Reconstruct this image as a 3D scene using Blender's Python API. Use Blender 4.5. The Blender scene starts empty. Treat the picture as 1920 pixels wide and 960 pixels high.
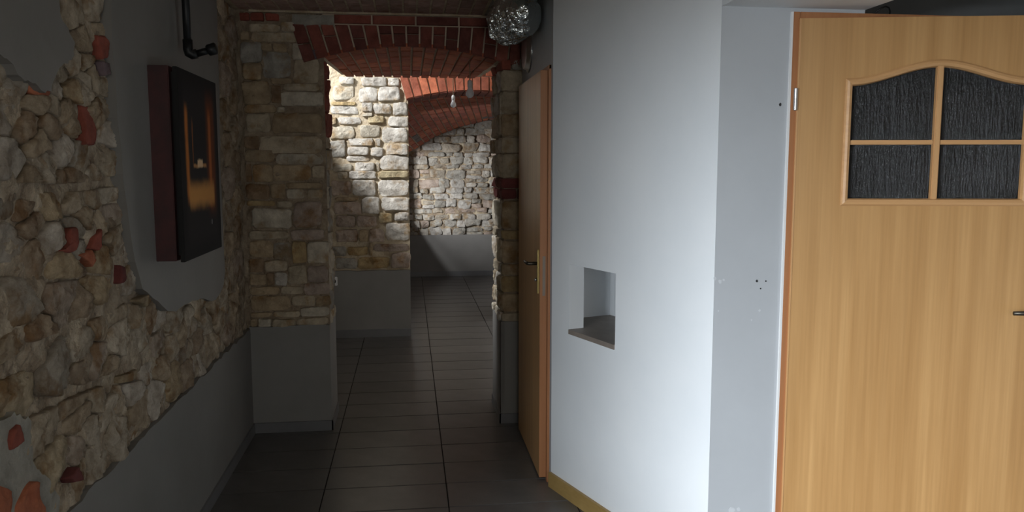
import bpy, bmesh, math, random
from mathutils import Vector, noise, Matrix

# ------------------------------------------------------------------ scene, camera, light
scene = bpy.context.scene
COL = scene.collection
F = 1500.0; EYE = 1.6
YAW = math.radians(7.3); PIT = math.radians(6.28)
cam_d = bpy.data.cameras.new('camera'); cam = bpy.data.objects.new('camera', cam_d); COL.objects.link(cam)
cam_d.sensor_width = 36.0; cam_d.lens = F / 1920 * 36.0; cam_d.clip_start = 0.02
cam.location = (0, 0, EYE); cam.rotation_euler = (math.pi / 2 - PIT, 0, -YAW)
scene.camera = cam
scene.view_settings.view_transform = 'Standard'; scene.view_settings.look = 'None'
scene.view_settings.gamma = 1.0; scene.view_settings.use_curve_mapping = False
scene.view_settings.exposure = 0.0
world = bpy.data.worlds.new('world'); scene.world = world; world.use_nodes = True
bg = world.node_tree.nodes['Background']; bg.inputs[0].default_value = (0.75, 0.85, 1, 1); bg.inputs[1].default_value = 0.15

def area(name, loc, target, sx, sy, power, color, spread=180):
    d = bpy.data.lights.new(name, 'AREA'); d.shape = 'RECTANGLE'; d.size = sx; d.size_y = sy
    d.energy = power; d.color = color; d.spread = math.radians(spread)
    o = bpy.data.objects.new(name, d); COL.objects.link(o); o.location = loc
    o.rotation_euler = (Vector(target) - Vector(loc)).to_track_quat('-Z', 'Y').to_euler()
    return o
# daylight outside the three windows, all in the left-hand walls
area('daylight_near', (-3.0, -0.85, 2.25), (1.1, 2.6, 0.9), 2.2, 1.9, 1000, (0.86, 0.93, 1.0))
area('daylight_middle', (-2.6, 5.55, 3.91), (-0.2, 7.5, 1.5), 0.5, 0.5, 255, (0.95, 0.97, 1.0))
area('daylight_rear', (-1.6, 9.0, 1.72), (0.6, 11.6, 1.3), 0.4, 0.95, 125, (0.95, 0.97, 1.0))
area('fill_behind', (0.35, -2.45, 1.45), (0.0, 3.0, 1.3), 1.1, 1.4, 32, (1.0, 0.97, 0.92))  # added unseen fill lamp, lifts the passage from behind the viewpoint

# ------------------------------------------------------------------ pixel helpers (direction only; distance from planes)
FW = Vector((math.sin(YAW) * math.cos(PIT), math.cos(YAW) * math.cos(PIT), -math.sin(PIT)))
RT = Vector((math.cos(YAW), -math.sin(YAW), 0)); UP = RT.cross(FW); EY = Vector((0, 0, EYE))
def ray(px, py): return FW + RT * ((px - 960) / F) + UP * ((480 - py) / F)
def onX(px, py, X): d = ray(px, py); return EY + d * (X / d.x)
def onY(px, py, Y): d = ray(px, py); return EY + d * (Y / d.y)

# ------------------------------------------------------------------ materials
def new_mat(name):
    m = bpy.data.materials.new(name); m.use_nodes = True
    nt = m.node_tree; b = nt.nodes['Principled BSDF']
    return m, nt, b
def nd(nt, t, **kw):
    n = nt.nodes.new(t)
    for k, v in kw.items(): setattr(n, k, v)
    return n
def noise_node(nt, scale, detail=5, rough=0.6, coord='Object', stretch=None, vec=None):
    n = nd(nt, 'ShaderNodeTexNoise'); n.inputs['Scale'].default_value = scale
    n.inputs['Detail'].default_value = detail; n.inputs['Roughness'].default_value = rough
    if vec is None:
        tc = nd(nt, 'ShaderNodeTexCoord'); vec = tc.outputs[coord]
    if stretch:
        mp = nd(nt, 'ShaderNodeMapping'); mp.inputs['Scale'].default_value = stretch
        nt.links.new(vec, mp.inputs[0]); vec = mp.outputs[0]
    nt.links.new(vec, n.inputs['Vector'])
    return n
def ramp(nt, fac, stops):
    r = nd(nt, 'ShaderNodeValToRGB'); nt.links.new(fac, r.inputs[0])
    el = r.color_ramp.elements
    while len(el) < len(stops): el.new(0.5)
    for e, (p, c) in zip(el, stops): e.position = p; e.color = (c[0], c[1], c[2], 1)
    return r
def bump(nt, b, height, strength, dist=0.01):
    n = nd(nt, 'ShaderNodeBump'); n.inputs['Strength'].default_value = strength; n.inputs['Distance'].default_value = dist
    nt.links.new(height, n.inputs['Height']); nt.links.new(n.outputs[0], b.inputs['Normal'])
def mixc(nt, a, bcol, fac, mode='MULTIPLY'):
    m = nd(nt, 'ShaderNodeMix', data_type='RGBA', blend_type=mode)
    if isinstance(fac, float): m.inputs[0].default_value = fac
    else: nt.links.new(fac, m.inputs[0])
    for s, v in ((6, a), (7, bcol)):
        if isinstance(v, tuple): m.inputs[s].default_value = (*v, 1)
        else: nt.links.new(v, m.inputs[s])
    return m.outputs[2]
def plain(name, col, rough=0.6, metal=0.0):
    m, nt, b = new_mat(name); b.inputs['Base Color'].default_value = (*col, 1)
    b.inputs['Roughness'].default_value = rough; b.inputs['Metallic'].default_value = metal
    return m
def mottled(name, c1, c2, scale=3, rough=0.7, bs=0.15, bscale=60, bd=0.004):
    m, nt, b = new_mat(name)
    n = noise_node(nt, scale, 6); r = ramp(nt, n.outputs[0], [(0.3, c1), (0.7, c2)])
    nt.links.new(r.outputs[0], b.inputs['Base Color']); b.inputs['Roughness'].default_value = rough
    n2 = noise_node(nt, bscale, 4); bump(nt, b, n2.outputs[0], bs, bd)
    return m
def pieces(name, lo, hi, scale, bs, bscale, stain, rough=0.9):
    """colour of each piece from its object colour, with grain and mineral stains"""
    m, nt, b = new_mat(name)
    oi = nd(nt, 'ShaderNodeObjectInfo'); tc = nd(nt, 'ShaderNodeTexCoord')
    add = nd(nt, 'ShaderNodeVectorMath', operation='ADD'); sc = nd(nt, 'ShaderNodeVectorMath', operation='SCALE')
    comb = nd(nt, 'ShaderNodeCombineXYZ'); nt.links.new(oi.outputs['Random'], comb.inputs[0]); nt.links.new(oi.outputs['Random'], comb.inputs[1])
    nt.links.new(comb.outputs[0], sc.inputs[0]); sc.inputs['Scale'].default_value = 40
    nt.links.new(tc.outputs['Object'], add.inputs[0]); nt.links.new(sc.outputs[0], add.inputs[1])
    n = noise_node(nt, scale, 8, 0.65, vec=add.outputs[0])
    r = ramp(nt, n.outputs[0], [(0.28, lo), (0.72, hi)])
    c = mixc(nt, oi.outputs['Color'], r.outputs[0], 1.0)
    n3 = noise_node(nt, scale * 0.55, 5, 0.6, vec=add.outputs[0])
    r3 = ramp(nt, n3.outputs[0], [(0.52, (0, 0, 0)), (0.66, (1, 1, 1))])
    c = mixc(nt, c, stain, r3.outputs[0])
    nt.links.new(c, b.inputs['Base Color']); b.inputs['Roughness'].default_value = rough
    n2 = noise_node(nt, bscale, 10, 0.7, vec=add.outputs[0]); bump(nt, b, n2.outputs[0], bs, 0.03)
    return m
M = {}
M['stone'] = pieces('limestone', (0.55, 0.5, 0.44), (1.15, 1.12, 1.06), 14, 0.8, 22, (0.72, 0.56, 0.38))
M['rubble'] = pieces('rough_rubble', (0.42, 0.34, 0.26), (1.2, 1.16, 1.1), 16, 1.0, 17, (0.62, 0.46, 0.30))
M['brick'] = pieces('red_brick', (0.6, 0.55, 0.55), (1.15, 1.1, 1.1), 18, 0.4, 45, (0.8, 0.7, 0.65))
M['mortar'] = mottled('sandy_mortar', (0.16, 0.11, 0.07), (0.42, 0.34, 0.24), 9, 0.95, 0.9, 24, 0.03)
M['mortar_left'] = mottled('tan_rubble_mortar', (0.13, 0.085, 0.05), (0.50, 0.42, 0.31), 11, 0.95, 0.9, 24, 0.03)
M['mortar_pale'] = mottled('pale_mortar', (0.36, 0.27, 0.17), (0.62, 0.54, 0.40), 9, 0.95, 0.7, 30, 0.02)
M['mortar_brick'] = mottled('brick_mortar', (0.30, 0.22, 0.16), (0.52, 0.42, 0.32), 12, 0.95, 0.5, 40, 0.01)
M['mortar_joint'] = mottled('pale_brick_joint', (0.46, 0.37, 0.27), (0.70, 0.58, 0.44), 12, 0.95, 0.5, 40, 0.01)
M['cement'] = mottled('grey_cement', (0.22, 0.21, 0.18), (0.36, 0.34, 0.29), 14, 0.95, 0.6, 40, 0.01)
M['grey'] = mottled('grey_paint', (0.185, 0.178, 0.166), (0.225, 0.217, 0.203), 2.5, 0.5, 0.12, 40, 0.004)
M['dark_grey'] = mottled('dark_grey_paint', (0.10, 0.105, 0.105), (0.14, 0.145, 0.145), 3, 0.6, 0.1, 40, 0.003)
M['skirting'] = mottled('grey_skirting_tile', (0.12, 0.12, 0.122), (0.155, 0.155, 0.158), 5, 0.35, 0.05, 60, 0.002)
M['white'] = mottled('white_paint', (0.74, 0.77, 0.79), (0.80, 0.82, 0.83), 2, 0.6, 0.08, 25, 0.004)
M['bluegrey'] = mottled('pale_grey_paint', (0.42, 0.438, 0.458), (0.465, 0.485, 0.505), 2, 0.5, 0.08, 25, 0.004)
M['plaster_pale'] = plain('pale_room_plaster', (0.78, 0.74, 0.68), 0.9)
M['plaster_room'] = plain('room_plaster', (0.42, 0.42, 0.41), 0.9)
M['tile'] = None
m, nt, b = new_mat('dark_floor_tile')
oi = nd(nt, 'ShaderNodeObjectInfo'); n = noise_node(nt, 6, 6)
r1 = ramp(nt, n.outputs[0], [(0.3, (0.085, 0.079, 0.074)), (0.7, (0.125, 0.117, 0.11))])
r2 = ramp(nt, oi.outputs['Random'], [(0, (0.85, 0.85, 0.85)), (1, (1.1, 1.1, 1.1))])
nt.links.new(mixc(nt, r1.outputs[0], r2.outputs[0], 1.0), b.inputs['Base Color']); b.inputs['Roughness'].default_value = 0.33
n2 = noise_node(nt, 90, 3); bump(nt, b, n2.outputs[0], 0.06, 0.002)
M['tile'] = m
M['grout'] = plain('dark_grout', (0.02, 0.019, 0.018), 0.95)
def wood(name, c1, c2, axis, rough=0.38):
    m, nt, b = new_mat(name)
    st = [17, 17, 17]; st[axis] = 0.6
    n = noise_node(nt, 1.0, 7, 0.62, stretch=tuple(st))
    r = ramp(nt, n.outputs[0], [(0.25, c1), (0.55, tuple((a + q) / 2 for a, q in zip(c1, c2))), (0.8, c2)])
    st2 = [90, 90, 90]; st2[axis] = 2.0
    n2 = noise_node(nt, 1.0, 3, 0.5, stretch=tuple(st2))
    r2 = ramp(nt, n2.outputs[0], [(0.35, (0.94, 0.93, 0.92)), (0.65, (1.03, 1.03, 1.03))])
    nt.links.new(mixc(nt, r.outputs[0], r2.outputs[0], 1.0), b.inputs['Base Color'])
    b.inputs['Roughness'].default_value = rough
    return m
M['wood'] = wood('beech_veneer', (0.39, 0.205, 0.072), (0.57, 0.335, 0.138), 2)
M['wood_x'] = wood('beech_moulding_across', (0.50, 0.27, 0.11), (0.60, 0.35, 0.16), 0)
M['wood_z'] = wood('beech_moulding_upright', (0.50, 0.27, 0.11), (0.60, 0.35, 0.16), 2)
M['wood_frame'] = wood('orange_door_frame', (0.36, 0.15, 0.06), (0.44, 0.20, 0.085), 2, 0.45)
M['wood_skirt'] = wood('oak_skirting', (0.30, 0.19, 0.06), (0.42, 0.28, 0.10), 1, 0.5)
M['steel'] = plain('brushed_steel', (0.62, 0.62, 0.62), 0.3, 1.0)
M['dull'] = plain('dull_latch_metal', (0.30, 0.26, 0.22), 0.6, 0.6)
M['brass'] = plain('aged_brass', (0.42, 0.33, 0.14), 0.4, 1.0)
M['bronze'] = plain('dark_bronze', (0.08, 0.07, 0.055), 0.4, 0.8)
M['black'] = plain('black_iron', (0.012, 0.013, 0.014), 0.45, 0.3)
M['black_matt'] = plain('black_board', (0.008, 0.008, 0.008), 0.8)
M['cable'] = plain('black_cable', (0.012, 0.012, 0.012), 0.5)
M['white_plastic'] = plain('white_plastic', (0.75, 0.75, 0.74), 0.4)
M['sill'] = mottled('brown_sill_board', (0.20, 0.165, 0.14), (0.26, 0.22, 0.185), 8, 0.45, 0.05, 60, 0.002)
M['hole'] = plain('drill_hole_shadow', (0.03, 0.03, 0.03), 0.9)
M['chip'] = plain('chipped_paint', (0.54, 0.56, 0.58), 0.8)
m, nt, b = new_mat('milk_glass_bulb'); b.inputs['Base Color'].default_value = (0.86, 0.87, 0.9, 1); b.inputs['Roughness'].default_value = 0.25
M['bulb'] = m
m, nt, b = new_mat('streaked_glass')
b.inputs['Base Color'].default_value = (0.016, 0.017, 0.017, 1); b.inputs['Roughness'].default_value = 0.13; b.inputs['IOR'].default_value = 1.4
b.inputs['Transmission Weight'].default_value = 0.5; b.inputs['Specular IOR Level'].default_value = 0.28
n = noise_node(nt, 1.0, 4, 0.7, stretch=(120, 60, 18)); n2 = noise_node(nt, 1.0, 3, 0.6, stretch=(48, 20, 5))
ad = nd(nt, 'ShaderNodeMath', operation='ADD'); nt.links.new(n.outputs[0], ad.inputs[0]); nt.links.new(n2.outputs[0], ad.inputs[1])
bump(nt, b, ad.outputs[0], 0.85, 0.012)
M['glass'] = m
m, nt, b = new_mat('crinkled_foil'); b.inputs['Base Color'].default_value = (0.62, 0.66, 0.66, 1); b.inputs['Metallic'].default_value = 1.0
b.inputs['Roughness'].default_value = 0.16
n = noise_node(nt, 30, 3, 0.6); bump(nt, b, n.outputs[0], 0.5, 0.02)
M['foil'] = m
m, nt, b = new_mat('maroon_canvas_edge'); n = noise_node(nt, 9, 5)
r = ramp(nt, n.outputs[0], [(0.3, (0.030, 0.010, 0.010)), (0.7, (0.085, 0.018, 0.018))]); nt.links.new(r.outputs[0], b.inputs['Base Color'])
b.inputs['Roughness'].default_value = 0.6; M['maroon'] = m

# ------------------------------------------------------------------ object helpers
def meta(o, label=None, cat=None, group=None, kind=None):
    if label: o['label'] = label
    if cat: o['category'] = cat
    if group: o['group'] = group
    if kind: o['kind'] = kind
    return o
def link(name, me, mat, parent=None, loc=(0, 0, 0)):
    o = bpy.data.objects.new(name, me); COL.objects.link(o); o.location = loc
    if mat is not None and not me.materials: me.materials.append(mat)
    if parent is not None: o.parent = parent; o.matrix_parent_inverse = Matrix.Identity(4)
    return o
def mesh(name, verts, faces, mat, parent=None, loc=(0, 0, 0), smooth=False):
    me = bpy.data.meshes.new(name); me.from_pydata([tuple(v) for v in verts], [], faces); me.update()
    bm = bmesh.new(); bm.from_mesh(me); bmesh.ops.recalc_face_normals(bm, faces=bm.faces); bm.to_mesh(me); bm.free()
    if smooth:
        for p in me.polygons: p.use_smooth = True
    return link(name, me, mat, parent, loc)
BOXF = [(0, 3, 2, 1), (4, 5, 6, 7), (0, 1, 5, 4), (1, 2, 6, 5), (2, 3, 7, 6), (3, 0, 4, 7)]
def boxv(x0, x1, y0, y1, z0, z1):
    return [(x0, y0, z0), (x1, y0, z0), (x1, y1, z0), (x0, y1, z0), (x0, y0, z1), (x1, y0, z1), (x1, y1, z1), (x0, y1, z1)]
def multibox(name, boxes, mat, parent=None, loc=(0, 0, 0), bev=0.0):
    """boxes: (x0,x1,y0,y1,z0,z1) joined into one part"""
    bm = bmesh.new()
    for bx in boxes:
        vs = [bm.verts.new(v) for v in boxv(*bx)]
        for f in BOXF: bm.faces.new([vs[i] for i in f])
    bmesh.ops.recalc_face_normals(bm, faces=bm.faces)
    if bev: bmesh.ops.bevel(bm, geom=list(bm.edges), offset=bev, segments=2, affect='EDGES', clamp_overlap=True)
    me = bpy.data.meshes.new(name); bm.to_mesh(me); bm.free()
    return link(name, me, mat, parent, loc)
def prism(name, poly, depth, U, V, N, origin, mat, parent=None, bev=0.0):
    """polygon (u,v) extruded along N by depth"""
    U, V, N, origin = Vector(U), Vector(V), Vector(N), Vector(origin)
    k = len(poly)
    vs = [U * p[0] + V * p[1] for p in poly] + [U * p[0] + V * p[1] + N * depth for p in poly]
    fs = [tuple(range(k)), tuple(range(2 * k - 1, k - 1, -1))] + [(i, (i + 1) % k, k + (i + 1) % k, k + i) for i in range(k)]
    o = mesh(name, vs, fs, mat, parent, origin)
    if bev:
        bm = bmesh.new(); bm.from_mesh(o.data)
        ed = [e for e in bm.edges if all(abs((v.co - Vector()).dot(N) - depth) < 1e-5 for v in e.verts)]
        bmesh.ops.bevel(bm, geom=ed, offset=bev, segments=2, affect='EDGES', clamp_overlap=True)
        bm.to_mesh(o.data); bm.free()
    return o
def tube(name, pts, rad, mat, parent=None, seg=12, loc=(0, 0, 0), ripple=None):
    pts = [Vector(p) for p in pts]; vs = []; fs = []
    rads = rad if isinstance(rad, list) else [rad] * len(pts)
    prev = None
    for i, p in enumerate(pts):
        t = (pts[min(i + 1, len(pts) - 1)] - pts[max(i - 1, 0)]).normalized()
        a = prev if prev is not None else (Vector((0, 0, 1)) if abs(t.z) < 0.9 else Vector((1, 0, 0)))
        a = (a - t * a.dot(t)).normalized(); prev = a; c = t.cross(a)
        for j in range(seg):
            th = 2 * math.pi * j / seg; rr = rads[i]
            if ripple: rr *= ripple(i, j)
            vs.append(p + a * (rr * math.cos(th)) + c * (rr * math.sin(th)))
    for i in range(len(pts) - 1):
        for j in range(seg):
            fs.append((i * seg + j, i * seg + (j + 1) % seg, (i + 1) * seg + (j + 1) % seg, (i + 1) * seg + j))
    fs.append(tuple(range(seg))); fs.append(tuple(range((len(pts) - 1) * seg, len(pts) * seg)))
    return mesh(name, vs, fs, mat, parent, loc, smooth=True)
def lathe(name, prof, mat, parent=None, seg=20, loc=(0, 0, 0)):
    vs = []; fs = []
    for r, z in prof:
        for j in range(seg):
            a = 2 * math.pi * j / seg; vs.append((r * math.cos(a), r * math.sin(a), z))
    for i in range(len(prof) - 1):
        for j in range(seg):
            fs.append((i * seg + j, i * seg + (j + 1) % seg, (i + 1) * seg + (j + 1) % seg, (i + 1) * seg + j))
    fs.append(tuple(range(seg))); fs.append(tuple(range((len(prof) - 1) * seg, len(prof) * seg)))
    return mesh(name, vs, fs, mat, parent, loc, smooth=True)
def empty(name, loc, rz=0.0):
    o = bpy.data.objects.new(name, None); COL.objects.link(o); o.location = loc; o.rotation_euler = (0, 0, rz); o.empty_display_size = 0.1
    return o

# ------------------------------------------------------------------ stones and bricks
def chaikin(p, it=1, q=0.2):
    for _ in range(it):
        out = []
        for i in range(len(p)):
            a, c = p[i], p[(i + 1) % len(p)]
            out.append((a[0] * (1 - q) + c[0] * q, a[1] * (1 - q) + c[1] * q)); out.append((a[0] * q + c[0] * (1 - q), a[1] * q + c[1] * (1 - q)))
        p = out
    return p
def resample(p, n):
    L = [math.dist(p[i], p[(i + 1) % len(p)]) for i in range(len(p))]; T = sum(L); out = []; i = 0; acc = 0
    for k in range(n):
        t = T * k / n
        while acc + L[i] < t: acc += L[i]; i += 1
        f = (t - acc) / max(L[i], 1e-9); a, c = p[i], p[(i + 1) % len(p)]
        out.append((a[0] + (c[0] - a[0]) * f, a[1] + (c[1] - a[1]) * f))
    return out
def stone(parent, poly, U, V, N, origin, h, col, rough=1.0, n=22, name='stone', mat=None, back=0.03, tight=1):
    """rough-faced stone: outline poly in (u,v) metres, face standing h proud of origin plane along N"""
    U, V, N, origin = Vector(U), Vector(V), Vector(N), Vector(origin)
    cx = sum(p[0] for p in poly) / len(poly); cy = sum(p[1] for p in poly) / len(poly)
    pts = resample(chaikin(poly, tight, 0.13), n)
    size = min(max(p[0] for p in poly) - min(p[0] for p in poly), max(p[1] for p in poly) - min(p[1] for p in poly))
    seed = Vector((random.uniform(0, 90), random.uniform(0, 90), random.uniform(0, 90)))
    tx, ty = random.uniform(-0.12, 0.12), random.uniform(-0.12, 0.12)
    vs = []; fs = []
    rings = ((1.0, -back), (1.0, 0.55), (0.98, 0.86), (0.92, 1.0), (0.76, 1.0), (0.56, 1.0), (0.36, 1.0), (0.16, 1.0))
    planes = [(random.uniform(-0.3, 0.3), random.uniform(-0.3, 0.3), random.uniform(0.0, 0.07) * size) for _ in range(4)]
    for ri, (s, hh) in enumerate(rings):
        for q in pts:
            du, dv = (q[0] - cx) * s, (q[1] - cy) * s
            P = Vector((du, dv, 0.0))
            j = noise.noise(P * (2.4 / max(size, 0.04)) + seed)
            j2 = noise.noise(P * (7 / max(size, 0.04)) + seed * 1.7)
            k = 1 + (0.07 * j + 0.06 * j2) * rough * (1 if ri < 4 else 0.5)
            z = hh * h if ri else hh
            if ri:
                am = min(0.016, size * 0.11) * rough
                fac = max(-0.014, min(0.004, min(A * du + B * dv + C for A, B, C in planes)))
                z += (am * (0.5 * j + 0.7 * j2) + fac * rough) * (0.5 if ri == 1 else 1)
            vs.append(U * (du * k) + V * (dv * k) + N * z)
    nr = len(rings)
    for i in range(nr - 1):
        for j in range(n): fs.append((i * n + j, i * n + (j + 1) % n, (i + 1) * n + (j + 1) % n, (i + 1) * n + j))
    vs.append(sum(vs[-n:], Vector()) / n); c = len(vs) - 1
    for j in range(n): fs.append(((nr - 1) * n + j, (nr - 1) * n + (j + 1) % n, c))
    o = mesh(name, vs, fs, mat or M['stone'], parent, origin + U * cx + V * cy, smooth=True)
    cj = random.uniform(0.88, 1.1)
    o.color = (min(1, col[0] * cj), min(1, col[1] * cj), min(1, col[2] * cj), 1)
    return o
def rect(u0, u1, v0, v1, j=0.06):
    w, hh = u1 - u0, v1 - v0; d = min(w, hh) * j
    r = lambda: random.uniform(-d, d)
    um = (u0 + u1) / 2 + r() * 2
    return [(u0 + r(), v0 + r()), (um, v0 + r()), (u1 + r(), v0 + r()), (u1 + r(), v1 + r()), (um, v1 + r()), (u0 + r(), v1 + r())]
CR = (0.60, 0.53, 0.41); TAN = (0.50, 0.40, 0.27); BRN = (0.36, 0.26, 0.17); GRY = (0.42, 0.41, 0.38); PAL = (0.66, 0.62, 0.53)
WHT = (0.72, 0.70, 0.66); OCH = (0.52, 0.40, 0.22); RED = (0.31, 0.085, 0.055); DRD = (0.17, 0.045, 0.04); PUR = (0.17, 0.13, 0.14); ORG = (0.45, 0.155, 0.075); PNK = (0.50, 0.42, 0.37)
BRK = [(0.42, 0.125, 0.07), (0.37, 0.10, 0.06), (0.47, 0.15, 0.08), (0.33, 0.095, 0.065), (0.44, 0.13, 0.065)]
BRKD = [(0.27, 0.085, 0.06), (0.23, 0.075, 0.055), (0.30, 0.10, 0.07), (0.20, 0.07, 0.055)]
def is_red(c): return c in (RED, DRD, ORG, PUR)
def brick_hex(parent, corners, N, h, col, loc=None, name='brick', mat=None, back=0.012):
    """four face corners (world), standing h proud along N with softened front edge"""
    cs = [Vector(c) for c in corners]; N = Vector(N); c0 = sum(cs, Vector()) / 4
    vs = [c - c0 - N * back for c in cs] + [c - c0 + N * (h * 0.7) for c in cs]
    vs += [(c - c0) * 0.93 + N * (h * random.uniform(0.9, 1.1)) for c in cs]
    fs = [(0, 1, 2, 3), (8, 9, 10, 11)] + [(i, (i + 1) % 4, 4 + (i + 1) % 4, 4 + i) for i in range(4)] + [(4 + i, 4 + (i + 1) % 4, 8 + (i + 1) % 4, 8 + i) for i in range(4)]
    o = mesh(name, vs, fs, mat or M['brick'], parent, c0)
    j = random.uniform(0.8, 1.15); o.color = (col[0] * j, col[1] * j, col[2] * j, 1)
    return o
def clip(poly, nx, ny, d):
    out = []
    for i in range(len(poly)):
        a, c = poly[i], poly[(i + 1) % len(poly)]
        da = a[0] * nx + a[1] * ny - d; dc = c[0] * nx + c[1] * ny - d
        if da <= 0: out.append(a)
        if da * dc < 0:
            t = da / (da - dc); out.append((a[0] + (c[0] - a[0]) * t, a[1] + (c[1] - a[1]) * t))
    return out
def inside(p, poly):
    r = False
    for i in range(len(poly)):
        a, c = poly[i], poly[i - 1]
        if (a[1] > p[1]) != (c[1] > p[1]) and p[0] < (c[0] - a[0]) * (p[1] - a[1]) / (c[1] - a[1]) + a[0]: r = not r
    return r
def noisy_sheet(name, U, V, N, origin, w, h, nu, nv, amp, mat, parent=None, thick=0.15):
    """rough mortar surface with body behind"""
    U, V, N = Vector(U), Vector(V), Vector(N); vs = []; fs = []; sd = random.uniform(0, 50)
    for i in range(nu + 1):
        for j in range(nv + 1):
            u, v = w * i / nu, h * j / nv
            z = amp * noise.fractal(Vector((u * 8 + sd, v * 11, sd)), 0.7, 2.0, 5)
            vs.append(U * u + V * v + N * (z if 0 < i < nu and 0 < j < nv else 0))
    for i in range(nu):
        for j in range(nv):
            a = i * (nv + 1) + j; fs.append((a, a + nv + 1, a + nv + 2, a + 1))
    k = len(vs)
    for u, v in ((0, 0), (w, 0), (w, h), (0, h)): vs.append(U * u + V * v - N * thick)
    c00, c10, c11, c01 = 0, nu * (nv + 1), nu * (nv + 1) + nv, nv
    fs.append((k, k + 3, k + 2, k + 1))
    fs.append(tuple([i * (nv + 1) for i in range(nu + 1)] + [k + 1, k])); fs.append(tuple([i * (nv + 1) + nv for i in range(nu, -1, -1)] + [k + 3, k + 2]))
    fs.append(tuple([nu * (nv + 1) + j for j in range(nv + 1)] + [k + 2, k + 1])); fs.append(tuple([j for j in range(nv, -1, -1)] + [k, k + 3]))
    return mesh(name, vs, fs, mat, parent, origin, smooth=False)

# ------------------------------------------------------------------ key dimensions
XL = -0.96; XR = 0.69; YP = 4.88; Y2 = 7.62; YB = 11.86; ZC = 2.50
PLX = -0.49; PRX = 0.557; ZW = 0.645
X, Y, Z = Vector((1, 0, 0)), Vector((0, 1, 0)), Vector((0, 0, 1))

# ------------------------------------------------------------------ floor with tiles
random.seed(5)
floor = multibox('floor', [(-2.4, 3.0, -2.2, 12.1, -0.10, -0.006)], M['grout'])
meta(floor, 'dark grey tiled floor running through the passage and rooms', 'floor', kind='structure')
TW, TD = 0.607, 0.2885
tile_me = None
for r in range(-1, 33):
    y0 = 3.655 + (r - 3) * TD
    for c in range(-1, 4):
        x0 = -0.441 + (c) * TW - TW * 0
        lo, hi = x0, x0 + TW
        if y0 + TD < 2.7 or y0 > 11.85: continue
        if y0 < 4.7 and hi > 2.0: continue
        if y0 > 8.2 and lo < -0.5: continue
        if tile_me is None:
            o = multibox('tile', [(0.003, TW - 0.003, 0.003, TD - 0.003, -0.02, 0.0)], M['tile'], floor, bev=0.0015); tile_me = o.data
        else: o = link('tile', tile_me, None, floor)
        o.location = (lo, y0, random.uniform(-0.0006, 0.0006))

# ------------------------------------------------------------------ left wall: rubble, plaster patches, painted dado
random.seed(11)
WJ, WT = 1.22, 1.86
wl = multibox('wall_left', [(-1.30, -1.02, -2.2, -1.0, 0, ZC + .1), (-1.30, -1.02, WJ, YP, 0, ZC + .1), (-1.30, -1.02, -1.0, WJ, 0, 0.85), (-1.30, -1.02, -1.0, WJ, WT, ZC + .1)], M['plaster_room'])
meta(wl, 'long rubble stone wall with grey plaster patches beside the passage', 'wall', kind='structure')
noisy_sheet('mortar_bed', Y, Z, X, (-0.979, WJ, 0.0), YP - WJ, ZC, 260, 150, 0.015, M['mortar_left'], wl, 0.04)
PATCH = [(-90, -60), (108, -60), (112, 10), (114, 28), (128, 55), (141, 84), (136, 108), (112, 130), (100, 158), (92, 174), (70, 163), (52, 152), (36, 141), (22, 116), (0, 101), (-90, 90)]
STRIP = [(207, -70), (209, 20), (211, 70), (217, 150), (221, 230), (228, 290), (233, 350), (243, 430), (255, 500), (267, 543), (290, 563), (311, 581), (331, 585), (346, 570), (372, 561), (404, 562), (416, 546), (422, 523), (419, 440), (413, 300), (411, 150), (404, -70)]
CEM = [(-60, 800), (0, 790), (22, 776), (57, 786), (60, 830), (64, 872), (96, 905), (112, 935), (106, 990), (-60, 1040)]
LS = """140 25 c;192 22 p;160 78 t;200 60 t;194 92 R;199 129 U;205 105 t;142 122 p;165 118 c;124 140 c;165 150 p;72 166 O;35 155 g;12 128 p;
25 210 w;112 170 w;138 168 o;158 165 p;205 165 c;205 200 c;180 145 c;75 190 t;105 198 c;98 232 b;130 205 t;145 225 t;166 237 R;207 248 w;185 215 t;60 240 b;
75 260 t;25 305 w;95 315 p;155 297 g;203 300 c;185 337 p;148 338 b;125 282 w;25 376 g;100 378 o;146 372 c;176 370 c;206 364 p;210 402 k;165 405 t;66 350 t;130 350 b;
30 452 w;68 415 b;105 452 w;137 450 R;180 450 R;165 487 R;229 510 D;152 432 g;218 450 c;125 490 o;195 490 o;236 470 w;78 480 b;60 395 b;190 420 t;155 465 g;
45 570 g;4 590 k;122 560 k;190 540 o;242 525 w;225 580 c;272 556 o;40 662 t;115 690 g;160 646 p;232 626 p;270 630 p;188 676 k;198 605 t;160 702 b;165 575 b;80 640 b;292 590 b;
40 738 y;150 745 t;190 750 c;247 735 w;280 690 w;250 695 o;210 705 t;90 800 c;105 872 y;150 848 k;178 800 p;135 892 D;125 922 t;185 868 p;207 775 p;235 755 c;225 802 p;160 780 t;155 890 t;
22 822 R;48 938 O;3 938 O;304 595 w;328 602 p;326 650 c;330 708 o;360 612 p;352 656 g;388 606 p;376 574 c;300 738 w;381 672 w;400 642 c;414 600 c;424 560 p;432 615 k;356 694 b;310 690 t;308 640 k;270 760 t;
265 590 t;340 625 t;378 640 b;405 580 t;440 585 t;445 550 t;
424 15 t;438 60 k;424 85 t;440 120 b;426 150 k;442 185 t;428 215 t;444 250 c;430 280 t;446 315 b;432 345 k;448 375 t;436 405 c;450 435 b;434 465 t;450 500 k;436 525 p""".replace('\n', '').split(';')
CM = dict(c=CR, p=PAL, t=TAN, b=BRN, g=GRY, w=WHT, o=OCH, k=PNK, y=(0.62, 0.53, 0.35), R=RED, D=DRD, U=PUR, O=ORG)
seeds = []
for s in LS:
    a = s.split(); q = onX(float(a[0]), float(a[1]), XL); seeds.append((q.y, q.z, CM[a[2]], float(a[0]), float(a[1])))
AN = 0.62
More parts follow.
